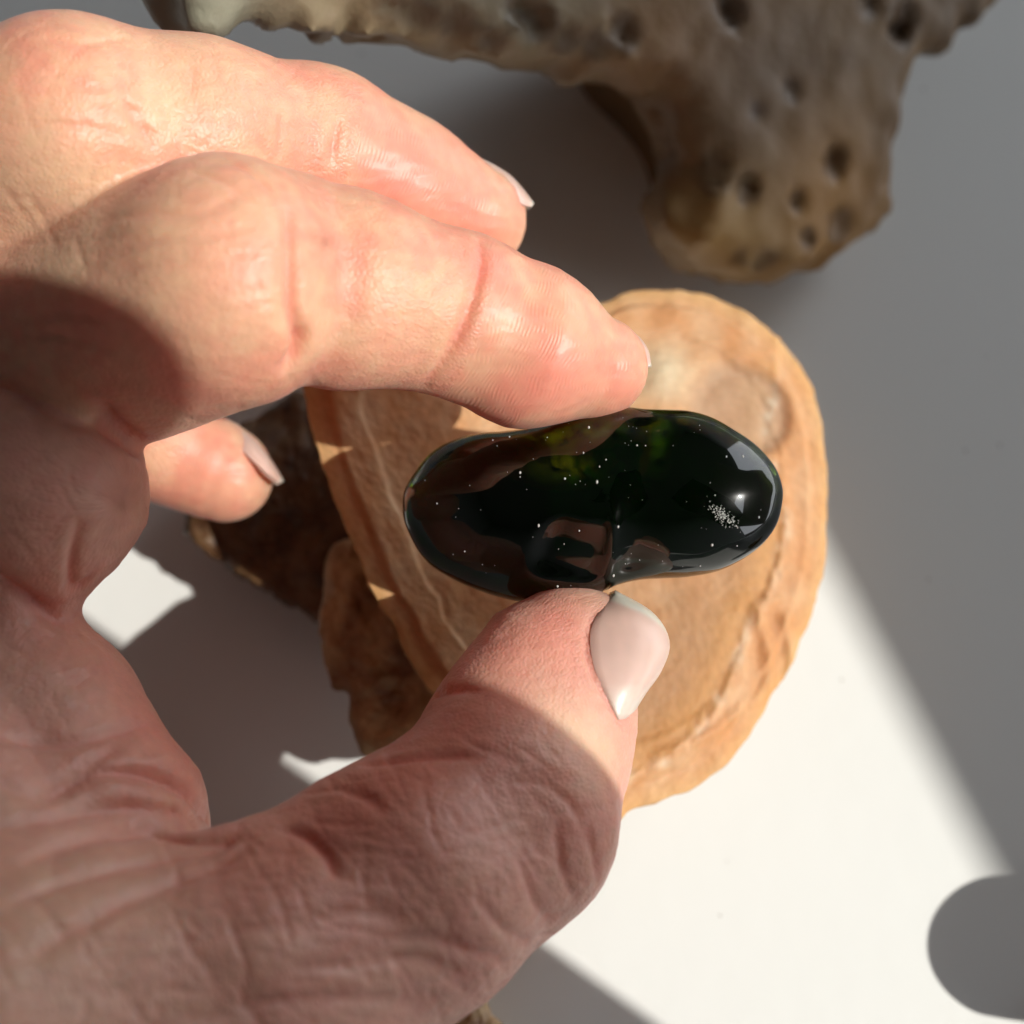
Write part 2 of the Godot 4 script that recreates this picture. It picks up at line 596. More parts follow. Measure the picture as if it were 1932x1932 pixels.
	nail(hand, "index_finger_nail", [[1184, 626, 139], [1196, 648, 138.6], [1208, 672, 138.8], [1217, 692, 139.5]],
		[[1186, 622, 141], [1208, 638, 141], [1224, 663, 141], [1229, 692, 141.5]],
		[[1170, 640, 146], [1185, 655, 147], [1200, 675, 147], [1212, 695, 146]])
	nail(hand, "ring_finger_nail", [[425, 815, 159.5], [452, 845, 157.2], [480, 872, 156.4], [505, 895, 156.6], [528, 912, 158]],
		[[450, 806, 161], [482, 832, 160.5], [508, 862, 160.5], [525, 888, 161], [536, 908, 161.5]],
		[[420, 830, 168], [450, 850, 170], [480, 872, 170], [505, 895, 169], [525, 912, 167]])

func nail(hand: Node3D, called: String, e1: Array, e2: Array, e3: Array, slope := 0.15) -> void:
	var rows := 24
	var cols := 24
	var c1 := Curve3D.new()
	var c2 := Curve3D.new()
	var c3 := Curve3D.new()
	var curves := [c1, c2, c3]
	for q in 3:
		var pts: Array = [e1, e2, e3][q]
		for i in pts.size():
			var a: Array = pts[maxi(i - 1, 0)]
			var b: Array = pts[mini(i + 1, pts.size() - 1)]
			var t := (P(b[0], b[1], b[2]) - P(a[0], a[1], a[2])) / 6.0
			curves[q].add_point(P(pts[i][0], pts[i][1], pts[i][2]), -t, t)
	var v := PackedVector3Array()
	var col := PackedColorArray()
	var ns := noise(31, 0.5)
	for r in rows + 1:
		var f := float(r) / rows
		var a: Vector3 = c1.sample_baked(f * c1.get_baked_length(), true)
		var b: Vector3 = c2.sample_baked(f * c2.get_baked_length(), true)
		var c: Vector3 = c3.sample_baked(f * c3.get_baked_length(), true)
		var m := b * 2.0 - (a + c) * 0.5
		for s in cols + 1:
			var g := float(s) / cols
			var p := a.lerp(m, g).lerp(m.lerp(c, g), g)
			v.append(p)
			var k := Color(0.69, 0.41, 0.335).lerp(Color(0.70, 0.50, 0.43), smoothstep(0.1, 0.6, g) * 0.35)
			k = k.lerp(Color(0.74, 0.60, 0.50), clampf(1.0 - absf(f - 0.06) * 5.0, 0, 1) * 0.7)
			k = k.lerp(Color(0.74, 0.64, 0.53), smoothstep(0.0, 0.10, f - 0.92 + slope * g))
			k = k * (1.0 + ns.get_noise_3d(p.x, p.y * 0.4, p.z) * 0.05 + ns.get_noise_2d(g * 60.0, f * 3.0) * 0.07)
			k.a = 1
			col.append(k)
	var top := v.size()
	var idx := PackedInt32Array()
	var w := cols + 1
	for r in rows:
		for s in cols:
			var a := r * w + s
			idx.append_array([a, a + 1, a + w, a + 1, a + w + 1, a + w])
	var n := normals_of(v, idx)
	var mid := n[(rows / 2) * w + cols / 2]
	if mid.dot(v[(rows / 2) * w + cols / 2] - (v[(rows / 2) * w] + v[(rows / 2) * w + cols]) * 0.5) < 0:
		for t in range(0, idx.size(), 3):
			var sw := idx[t]
			idx[t] = idx[t + 1]
			idx[t + 1] = sw
		n = normals_of(v, idx)
	# an under side 0.4 mm below and a rim, so that the plate has thickness
	var under := []
	for i in top:
		v.append(v[i] - n[i] * 0.4)
		col.append(col[i])
	var more := PackedInt32Array()
	for t in range(0, idx.size(), 3):
		more.append_array([idx[t] + top, idx[t + 2] + top, idx[t + 1] + top])
	var loop := []
	for s in cols:
		loop.append(s)
	for r in rows:
		loop.append(r * w + cols)
	for s in cols:
		loop.append(rows * w + cols - s)
	for r in rows:
		loop.append((rows - r) * w)
	for i in loop.size():
		var a: int = loop[i]
		var b: int = loop[(i + 1) % loop.size()]
		more.append_array([a, b, b + top, a, b + top, a + top])
	idx.append_array(more)
	n = normals_of(v, idx)
	put(called, mesh_of(v, n, idx, col), nail_mat, hand)

# ------------------------------------------------------------------ materials
var nail_mat: StandardMaterial3D
var skin_tex := {}
var hand_cell := 0.33

func plain(r: float, g: float, b: float, rough: float) -> StandardMaterial3D:
	var m := StandardMaterial3D.new()
	m.albedo_color = lin(r, g, b)
	m.roughness = rough
	return m

func tinted(rough: float) -> StandardMaterial3D:
	var m := StandardMaterial3D.new()
	m.vertex_color_use_as_albedo = true
	m.roughness = rough
	return m

func seamless(n: FastNoiseLite, size: int) -> PackedByteArray:
	var im := n.get_seamless_image(size, size)
	im.convert(Image.FORMAT_L8)
	return im.get_data()

func cellular(seed_: int, freq: float) -> FastNoiseLite:
	var n := noise(seed_, freq, FastNoiseLite.TYPE_CELLULAR, 1)
	n.cellular_return_type = FastNoiseLite.RETURN_DISTANCE2_SUB
	n.cellular_distance_function = FastNoiseLite.DISTANCE_EUCLIDEAN
	return n

func skin_material(ridges: bool) -> StandardMaterial3D:
	var m := tinted(0.43)
	m.metallic_specular = 0.45
	m.subsurf_scatter_enabled = true
	m.subsurf_scatter_strength = 0.33
	m.rim_enabled = true
	m.rim = 0.12
	m.rim_tint = 0.5
	var size := 512
	var a := seamless(cellular(41, 0.05), size)
	var b := seamless(cellular(42, 0.024), size)
	var c := seamless(noise(43, 0.004, FastNoiseLite.TYPE_SIMPLEX, 1), size)
	var e := seamless(noise(44, 0.012, FastNoiseLite.TYPE_SIMPLEX, 2), size)
	var out := PackedByteArray()
	out.resize(size * size)
	for y in size:
		for x in size:
			var i := y * size + x
			var h := minf(a[i] * 1.6, 255.0) * 0.5 + minf(b[i] * 2.0, 255.0) * 0.4
			if ridges:
				var u := float(x) / size * 32.0 + (c[i] - 128.0) / 128.0 * 0.7
				h = 128.0 + sin(u * TAU) * 100.0 * clampf((e[i] - 70.0) / 130.0, 0.1, 1.0) + h * 0.2 - 20.0
			out[i] = int(clampf(h, 0, 255))
	var im := Image.create_from_data(size, size, false, Image.FORMAT_L8, out)
	m.heightmap_enabled = true
	m.heightmap_texture = ImageTexture.create_from_image(im)
	m.heightmap_scale = 0.0026 if ridges else 0.006
	return m

# ------------------------------------------------------------------ the glass pebble
func build_pebble() -> void:
	var rim: Array = []
	for q in [[100, 520], [115, 620], [200, 770], [330, 860], [500, 930], [660, 965], [790, 958], [900, 942], [1000, 918], [1080, 884], [1180, 862], [1280, 856], [1400, 848], [1550, 815], [1700, 728], [1790, 620], [1821, 500], [1815, 420], [1780, 340], [1700, 250], [1600, 180], [1500, 125], [1400, 96], [1300, 90], [1200, 87], [1080, 78], [900, 105], [700, 165], [560, 188], [450, 196], [330, 228], [230, 285], [150, 380], [110, 450]]:
		rim.append(Vector2(718.1 + q[0] * 0.416, 735.2 + q[1] * 0.416))
	var mid := Vector2(1117, 948)
	var curve := Curve2D.new()
	for i in rim.size() + 1:
		var t: Vector2 = (rim[(i + 1) % rim.size()] - rim[(i - 1 + rim.size()) % rim.size()]) / 6.0
		curve.add_point(rim[i % rim.size()], -t, t)
	var D := 140.0
	var around := 300
	var rings := 64
	var v := PackedVector3Array()
	var tone := PackedColorArray()
	var wisp := noise(95, 0.022, FastNoiseLite.TYPE_SIMPLEX, 3)
	var total := curve.get_baked_length()
	for side in 2:
		var sg := 1.0 if side == 0 else -1.0
		for r in rings + 1:
			var a := float(r) / rings * PI * 0.5
			var rho := sin(a)
			for t in around:
				var e := curve.sample_baked(float(t) / around * total, true)
				var q := mid + (e - mid) * rho
				var z := 7.0 * pow(maxf(1.0 - rho * rho, 0.0), 0.5)
				if side == 0:
					z += relief(q)  * smoothstep(0.0, 0.25, 1.0 - rho)
				v.append(pebble_at(q, z * sg))
				# green light glowing through the upper edge, and green glints, put into the colour
				var green_glow := smoothstep(0.84, 1.0, rho) * smoothstep(0.1, -0.5, (e.y - mid.y) / 150.0)
				green_glow = maxf(green_glow, 1.2 * bump(q, 1240, 812, 14, 46, 0.25))
				green_glow = maxf(green_glow, 0.9 * bump(q, 1090, 815, 70, 18, -0.12))
				green_glow = maxf(green_glow, 0.8 * bump(q, 1290, 792, 50, 12, 0.12))
				green_glow = maxf(green_glow, 0.7 * bump(q, 1060, 888, 44, 18))
				green_glow = clampf(green_glow * (0.75 + 1.3 * wisp.get_noise_2d(q.x, q.y)), 0.0, 1.0)
				tone.append(Color(0.0035, 0.0075, 0.0004).lerp(Color(0.13, 0.22, 0.015), green_glow))
	var idx := PackedInt32Array()
	for side in 2:
		var b := side * (rings + 1) * around
		for r in rings:
			for t in around:
				var a0 := b + r * around + t
				var a1 := b + r * around + (t + 1) % around
				if side == 0:
					idx.append_array([a0, a0 + around, a1, a1, a0 + around, a1 + around])
				else:
					idx.append_array([a0, a1, a0 + around, a1, a1 + around, a0 + around])
	# weld centre and rim normals by merging equal points
	var seen := {}
	var map := PackedInt32Array()
	var W := PackedVector3Array()
	var T := PackedColorArray()
	for vi in v.size():
		var p := v[vi]
		var key := Vector3i((p * 2000.0).round())
		if not seen.has(key):
			seen[key] = W.size()
			W.append(p)
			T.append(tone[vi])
		map.append(seen[key])
	var J := PackedInt32Array()
	for t in range(0, idx.size(), 3):
		var a := map[idx[t]]
		var b := map[idx[t + 1]]
		var c := map[idx[t + 2]]
		if a != b and b != c and a != c:
			J.append_array([a, b, c])
	var n := normals_of(W, J)
	# wind it outwards
	if n[J[0]].dot(W[J[0]] - P(mid.x, mid.y, D)) < 0:
		for t in range(0, J.size(), 3):
			var sw := J[t]
			J[t] = J[t + 1]
			J[t + 1] = sw
		n = normals_of(W, J)
	var glass := StandardMaterial3D.new()
	glass.albedo_color = Color(1, 1, 1, 0.1)
	glass.vertex_color_use_as_albedo = true
	glass.roughness = 0.02
	glass.metallic_specular = 0.7
	glass.clearcoat_enabled = true
	glass.clearcoat = 0.12
	glass.clearcoat_roughness = 0.22
	glass.refraction_enabled = true
	glass.refraction_scale = 0.05
	glass.transparency = BaseMaterial3D.TRANSPARENCY_ALPHA
	var stone := thing("glass_pebble", "glossy black green glass pebble with a pinched waist, held between finger and thumb", "pebble")
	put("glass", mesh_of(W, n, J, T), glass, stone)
	# dust, and pale specks standing in for sunlit bubbles inside the glass
	var rng := RandomNumberGenerator.new()
	rng.seed = 5
	var st := SurfaceTool.new()
	st.begin(Mesh.PRIMITIVE_TRIANGLES)
	var ball := SphereMesh.new()
	ball.radial_segments = 8
	ball.rings = 4
	ball.radius = 0.5
	ball.height = 1.0
	for i in 85:
		var ang := rng.randf() * TAU
		var rho := sqrt(rng.randf()) * 0.93
		var e := curve.sample_baked(rng.randf() * total, true)
		var q := mid + (e - mid) * rho
		var z := 7.0 * sqrt(1.0 - rho * rho) + relief(q) * smoothstep(0.0, 0.25, 1.0 - rho)
		var s := 0.03 + 0.13 * pow(rng.randf(), 3.0)
		var x := Transform3D(Basis.from_euler(Vector3(ang, ang * 2.0, 0)).scaled(Vector3(s, s, s * (1.0 + rng.randf())) * MM * 1.5), pebble_at(q, z + s * 0.1) * MM)
		st.append_from(ball, 0, x)
	for i in 170:   # the larger smear of dust at the right
		var q := Vector2(1345, 972) + Vector2(rng.randfn(0, 17), 0).rotated(0.6) + Vector2(0, rng.randfn(0, 6)).rotated(0.6)
		var s := 0.03 + rng.randf() * 0.10
		st.append_from(ball, 0, Transform3D(Basis().scaled(Vector3(s, s, s) * MM), pebble_at(q, pebble_height(q, curve, mid) + 0.02) * MM))
	var dust_and_specks := MeshInstance3D.new()
	dust_and_specks.name = "dust_and_specks"
	dust_and_specks.mesh = st.commit()
	dust_and_specks.mesh.surface_set_material(0, plain(0.55, 0.55, 0.52, 0.7))
	dust_and_specks.set_meta("kind", "stuff")
	stone.add_child(dust_and_specks, true)

func pebble_at(q: Vector2, z: float) -> Vector3:   # its flat side leans: the left end lies deeper
	return P(q.x, q.y, 140.0 + (1117.0 - q.x) * 0.012) - fwd * z

func pebble_height(q: Vector2, curve: Curve2D, mid: Vector2) -> float:
	var dir := (q - mid).angle()
	var best := 1e9
	var far := 1.0
	for i in 200:
		var e := curve.sample_baked(float(i) / 200 * curve.get_baked_length(), true) - mid
		var da := absf(wrapf(e.angle() - dir, -PI, PI))
		if da < best:
			best = da
			far = e.length()
	var rho := minf((q - mid).length() / far, 0.999)
	return 7.0 * sqrt(1.0 - rho * rho) + relief(q) * smoothstep(0.0, 0.25, 1.0 - rho)

func bump(q: Vector2, x: float, y: float, sx: float, sy: float, turn := 0.0) -> float:
	var d := (q - Vector2(x, y)).rotated(-turn)
	return exp(-(d.x * d.x / (sx * sx) + d.y * d.y / (sy * sy)))

func hollow(q: Vector2, x: float, y: float, w: float, h: float, r: float, soft: float) -> float:
	var d := (q - Vector2(x, y)).abs() - Vector2(w - r, h - r)
	var e := d.max(Vector2.ZERO).length() + minf(maxf(d.x, d.y), 0.0) - r
	return smoothstep(soft, -soft, e)

func relief(q: Vector2) -> float:   # the pinched middle of the pebble: a hollow with a ridge beside it
	var w := q + Vector2(sin(q.y * 0.031) * 10.0, sin(q.x * 0.037 + 1.0) * 8.0)
	return -1.15 * hollow(w, 1082, 1040, 64, 46, 42, 26) - 0.35 * hollow(w, 1060, 900, 50, 20, 20, 16) + 0.4 * bump(q, 1146, 1010, 11, 58, 0.04) - 0.9 * bump(q, 1188, 1070, 40, 64) - 0.8 * bump(q, 1218, 800, 46, 60) - 0.45 * bump(q, 1200, 930, 44, 110) + 0.5 * bump(q, 1330, 950, 80, 80) + 0.3 * bump(q, 900, 960, 80, 70)

# ------------------------------------------------------------------ stones
# A slab or nodule: outline in layout units on a tilted plane, thickness mm; relief and colour by callables of (point on plane, 0..1 outwards).
func slab(called: String, label: String, outline: Array, o: Vector3, nrm: Vector3, thick: float, dome: float, shape: Callable, tint: Callable, mat: Material, ragged := 0.5, around := 220, rings := 60) -> MeshInstance3D:
	var pts: Array = []
	var c := Vector3.ZERO
	for q in outline:
		pts.append(on_plane(q[0], q[1], o, nrm))
		c += pts[-1]
	c /= pts.size()
	var curve := Curve3D.new()
	for i in pts.size() + 1:
		var t: Vector3 = (pts[(i + 1) % pts.size()] - pts[(i - 1 + pts.size()) % pts.size()]) / 6.0
		curve.add_point(pts[i % pts.size()], -t, t)
	curve.bake_interval = 0.5
	var total := curve.get_baked_length()
	var rough := noise(called.hash() % 1000, 0.22, FastNoiseLite.TYPE_SIMPLEX, 3)
	var v := PackedVector3Array()
	var col := PackedColorArray()
	var side := 14
	for r in rings + side * 2 + 1:
		for t in around:
			var e := curve.sample_baked(float(t) / around * total, true)
			e += (e - c).normalized() * rough.get_noise_3dv(e) * ragged
			var p: Vector3
			var f := 1.0
			if r <= rings:
				f = float(r) / rings
				f = 1.0 - pow(1.0 - f, 1.25)
				p = c + (e - c) * f
				p += nrm * (dome * (1.0 - f * f) - 0.06 * thick * pow(f, 24.0) + shape.call(p, f))
			else:
				var g := float(r - rings) / (side * 2)
				var back := minf(g * 2.0, 1.0)
				var inn := maxf(g * 2.0 - 1.0, 0.0)
				p = c + (e - c) * (1.0 - inn)
				var out := (e - c).normalized()
				p += nrm * (shape.call(e, 1.0) * (1.0 - back) - 0.06 * thick - back * thick * 0.9)
				p += out * (-0.3 * thick * back + sin(back * PI) * 0.05 * thick + rough.get_noise_3dv(p * 1.3) * ragged * 0.9 * (1.0 - inn))
				p -= nrm * (inn * (1.0 - inn) * 0.0)
			v.append(p)
			col.append(tint.call(p, f if r <= rings else 1.1))
	var idx := PackedInt32Array()
	for r in rings + side * 2:
		for t in around:
			var a := r * around + t
			var b := r * around + (t + 1) % around
			idx.append_array([a, a + around, b, b, a + around, b + around])
	var n := normals_of(v, idx)
	if n[rings / 2 * around].dot(nrm) < 0:
		for t in range(0, idx.size(), 3):
			var sw := idx[t]
			idx[t] = idx[t + 1]
			idx[t + 1] = sw
		n = normals_of(v, idx)
	var ob := put(called, mesh_of(v, n, idx, col), mat)
	tag(ob, label, "stone")
	return ob

func plane_of(a: Vector3, b: Vector3, c: Vector3) -> Vector3:
	var n := (b - a).cross(c - a).normalized()
	return n if n.y > 0 else -n

func near_line(p: Vector3, line: Array) -> Array:   # [distance, signed side]
	var best := 1e9
	var sgn := 1.0
	for i in line.size() - 1:
		var a: Vector3 = line[i]
		var ab: Vector3 = line[i + 1] - a
		var h := clampf((p - a).dot(ab) / ab.length_squared(), 0, 1)
		var d := (p - a - ab * h).length()
		if d < best:
			best = d
			sgn = -signf(ab.cross(p - a).y)
	return [best, sgn]

func stone_material(rough: float) -> StandardMaterial3D:
	var m := tinted(rough)
	var t := NoiseTexture2D.new()
	t.width = 512
	t.height = 512
	t.seamless = true
	t.noise = noise(61, 0.02, FastNoiseLite.TYPE_SIMPLEX, 5)
	m.heightmap_enabled = true
	m.heightmap_texture = t
	m.heightmap_scale = 0.010
	m.uv1_triplanar = true
	m.uv1_scale = Vector3.ONE * 70.0
	return m

func build_stones() -> void:
	var mat := stone_material(0.52)
	var waxy := stone_material(0.56)
	waxy.metallic_specular = 0.3
	waxy.heightmap_scale = 0.006
	waxy.subsurf_scatter_enabled = true
	waxy.subsurf_scatter_strength = 0.12
	var mot := noise(71, 0.14, FastNoiseLite.TYPE_SIMPLEX, 4)
	var spk := noise(72, 0.9, FastNoiseLite.TYPE_SIMPLEX, 2)
	# the top slab: highest at the left, resting on the stones under it
	var o := at_height(1560, 1000, 21.0)
	var nrm := plane_of(o, at_height(620, 900, 31.5), at_height(1180, 560, 27.0))
	var seam := []
	for q in smooth_line([Vector2(1462, 735), Vector2(1450, 850), Vector2(1478, 985), Vector2(1462, 1080), Vector2(1440, 1130), Vector2(1400, 1205), Vector2(1378, 1280), Vector2(1330, 1362), Vector2(1262, 1425), Vector2(1180, 1468), Vector2(1040, 1490)], 4):
		seam.append(on_plane(q.x, q.y, o, nrm))
	var vein := []
	for q in smooth_line([Vector2(1470, 1130), Vector2(1420, 1150), Vector2(1440, 1200), Vector2(1448, 1290), Vector2(1390, 1345), Vector2(1320, 1395), Vector2(1230, 1430)], 4):
		vein.append(on_plane(q.x, q.y, o, nrm))
	var vein2 := []
	for q in smooth_line([Vector2(1478, 1170), Vector2(1495, 1240), Vector2(1490, 1290)], 4):
		vein2.append(on_plane(q.x, q.y, o, nrm))
	var facet := on_plane(1430, 780, o, nrm)
	var crystal := on_plane(1240, 715, o, nrm)
	var core := on_plane(1290, 1290, o, nrm)
	var shape := func(p: Vector3, f: float) -> float:
		var s := near_line(p, seam)
		var d: float = s[0]
		var h: float = 0.3 * exp(-d * d / 0.8) * (0.5 + 1.0 * spk.get_noise_3dv(p * 0.6))
		h += 0.35 * smoothstep(0.0, 2.5, d) * (1.0 if s[1] > 0 else -1.0)
		var e: float = near_line(p, vein)[0]
		h += 0.45 * exp(-e * e / 0.5)
		var g: float = near_line(p, vein2)[0]
		h += 0.5 * exp(-g * g / 0.4)
		var w := p - facet
		h -= 1.0 * smoothstep(6.5, 4.0, (w.length() + w.x * 0.4))
		h += 0.9 * exp(-(p - crystal).length_squared() / 6.0)
		h += 0.5 * smoothstep(0.93, 0.90, f) - 0.25 * smoothstep(0.80, 0.78, f + 0.03 * mot.get_noise_3dv(p * 0.5))
		return h + mot.get_noise_3dv(p) * 0.28 + spk.get_noise_3dv(p) * 0.05
	var tint := func(p: Vector3, f: float) -> Color:
		var m := mot.get_noise_3dv(p + Vector3(30, 0, 0))
		var c := Color(0.50, 0.245, 0.108).lerp(Color(0.54, 0.325, 0.18), clampf(m + 0.4, 0, 1))
		var s := near_line(p, seam)
		if s[1] > 0:
			c = c.lerp(Color(0.33, 0.18, 0.09), 0.8 * exp(-(p - core).length_squared() / 420.0))
			c = c.lerp(Color(0.50, 0.24, 0.07), 0.5 * exp(-pow(s[0] - 2.0, 2.0) / 5.0))
		c = c.lerp(Color(0.70, 0.62, 0.48), clampf(exp(-s[0] * s[0] / 0.5) * (0.3 + 1.5 * spk.get_noise_3dv(p * 0.35)), 0, 1))
		c = c.lerp(Color(0.52, 0.50, 0.36), 0.7 * exp(-(p - crystal).length_squared() / 14.0))
		c = c.lerp(Color(0.36, 0.25, 0.17), 0.6 * smoothstep(6.5, 4.5, (p - facet).length() + (p - facet).x * 0.4))
		c = c.lerp(Color(0.58, 0.33, 0.13), 0.5 * smoothstep(0.9, 1.0, f))
		c = c * (1.0 + 0.12 * spk.get_noise_3dv(p))
		c.a = 1
		return c
	slab("fossil_slab", "round flat tan stone slab with a pale dotted seam, lying under the glass pebble", [[570, 705], [588, 800], [602, 860], [625, 925], [660, 1010], [700, 1110], [745, 1190], [800, 1285], [872, 1355], [955, 1432], [1060, 1510], [1165, 1546], [1195, 1528], [1300, 1492], [1375, 1438], [1440, 1350], [1462, 1305], [1512, 1220], [1552, 1100], [1566, 1000], [1562, 880], [1553, 790], [1530, 712], [1480, 645], [1420, 598], [1350, 562], [1270, 547], [1190, 549], [1140, 570], [1040, 585], [860, 600], [700, 630], [605, 668]],
		o, nrm, 7.0, 0.6, shape, tint, waxy, 0.35, 340, 100)

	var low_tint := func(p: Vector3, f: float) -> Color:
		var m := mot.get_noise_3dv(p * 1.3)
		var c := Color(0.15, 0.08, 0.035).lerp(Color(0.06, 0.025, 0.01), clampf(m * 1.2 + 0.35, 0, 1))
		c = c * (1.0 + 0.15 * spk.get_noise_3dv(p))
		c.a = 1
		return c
	var low_shape := func(p: Vector3, f: float) -> float:
		return mot.get_noise_3dv(p * 0.8) * 1.4
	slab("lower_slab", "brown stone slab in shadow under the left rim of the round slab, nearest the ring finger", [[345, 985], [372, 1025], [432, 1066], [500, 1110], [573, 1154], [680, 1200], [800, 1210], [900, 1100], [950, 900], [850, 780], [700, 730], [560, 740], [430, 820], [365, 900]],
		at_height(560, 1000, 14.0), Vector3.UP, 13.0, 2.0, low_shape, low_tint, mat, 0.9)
	var pale_tint := func(p: Vector3, f: float) -> Color:
		var m := mot.get_noise_3dv(p * 1.1 + Vector3(9, 0, 0))
		var c := Color(0.50, 0.34, 0.17).lerp(Color(0.17, 0.07, 0.025), clampf(m * 0.9 + 0.5, 0, 1))
		c = c * (1.0 + 0.12 * spk.get_noise_3dv(p))
		c.a = 1
		return c
	slab("stone_chunk", "pale tan stone chunk between the thumb and the round slab, its near corner in sun", [[622, 1030], [606, 1110], [603, 1194], [617, 1290], [650, 1310], [660, 1375], [702, 1436], [800, 1470], [950, 1440], [1050, 1300], [1000, 1150], [860, 1050], [720, 1010]],
		at_height(750, 1300, 20.0), Vector3(-0.12, 1, 0.1).normalized(), 16.0, 1.0, low_shape, pale_tint, mat, 0.7)
	slab("small_stone", "small orange and tan stone peeking out below the heel of the thumb", [[770, 1945], [840, 1900], [885, 1872], [908, 1880], [925, 1912], [960, 1960], [940, 2040], [840, 2060], [770, 2010]],
		at_height(870, 1950, 8.0), Vector3(0, 1, 0.15).normalized(), 8.0, 2.0, low_shape, pale_tint, mat, 0.6, 160, 40)
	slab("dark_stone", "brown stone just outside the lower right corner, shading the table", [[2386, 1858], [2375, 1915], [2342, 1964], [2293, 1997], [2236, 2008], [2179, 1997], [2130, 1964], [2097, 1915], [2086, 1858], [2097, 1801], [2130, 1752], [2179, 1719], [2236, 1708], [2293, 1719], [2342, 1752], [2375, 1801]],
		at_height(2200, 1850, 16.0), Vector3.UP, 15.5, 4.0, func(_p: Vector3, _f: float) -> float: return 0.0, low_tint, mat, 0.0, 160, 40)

# ------------------------------------------------------------------ the jawbone
var jaw_poly := PackedVector2Array()
var jaw_o := Vector3.ZERO
var jaw_n := Vector3.UP
var jaw_x := Vector3.RIGHT
var jaw_y := Vector3.BACK
var jaw_pits := []
var jaw_noise: FastNoiseLite

func jaw_2d(q: Vector2) -> float:
	var n := jaw_poly.size()
	var d := 1e9
	var s := 1.0
	var j := n - 1
	for i in n:
		var a := jaw_poly[i]
		var b := jaw_poly[j]
		var e := b - a
		var w := q - a
		var t := clampf(w.dot(e) / e.length_squared(), 0, 1)
		d = minf(d, (w - e * t).length_squared())
		var c1 := q.y >= a.y
		var c2 := q.y < b.y
		var c3 := e.x * w.y > e.y * w.x
		if (c1 and c2 and c3) or not (c1 or c2 or c3):
			s = -s
		j = i
	return s * sqrt(d)

func jaw_dist(p: Vector3, _l: Variant) -> float:
	var w := p - jaw_o
	var q := Vector2(w.dot(jaw_x), w.dot(jaw_y))
	var h := w.dot(jaw_n)
	var R := 5.0
	var a := jaw_2d(q) + R
	var b := absf(h) - 7.0 + R
	var d := minf(maxf(a, b), 0.0) + Vector2(maxf(a, 0), maxf(b, 0)).length() - R
	d += jaw_noise.get_noise_3dv(p) * (0.4 + 1.3 * smoothstep(-6.0, -1.0, a - R))
	d = minf(d, maxf(maxf(a - R + 12.0, h + 2.0), -h - 34.0))   # hidden keel added below the bone to block light and darken the gap
	for t in jaw_pits:
		var e: float = t[1] * (0.72 + 0.5 * jaw_noise.get_noise_3dv(p * 2.0)) - (p - t[0]).length()
		var k := 1.2
		var hh := maxf(k - absf(d - e), 0.0) / k
		d = maxf(d, e) + hh * hh * k * 0.25
	return d

func jaw_pick(c: Vector3, reach: float) -> Variant:
	return true if absf(jaw_dist(c, null)) < reach + 2.0 else null

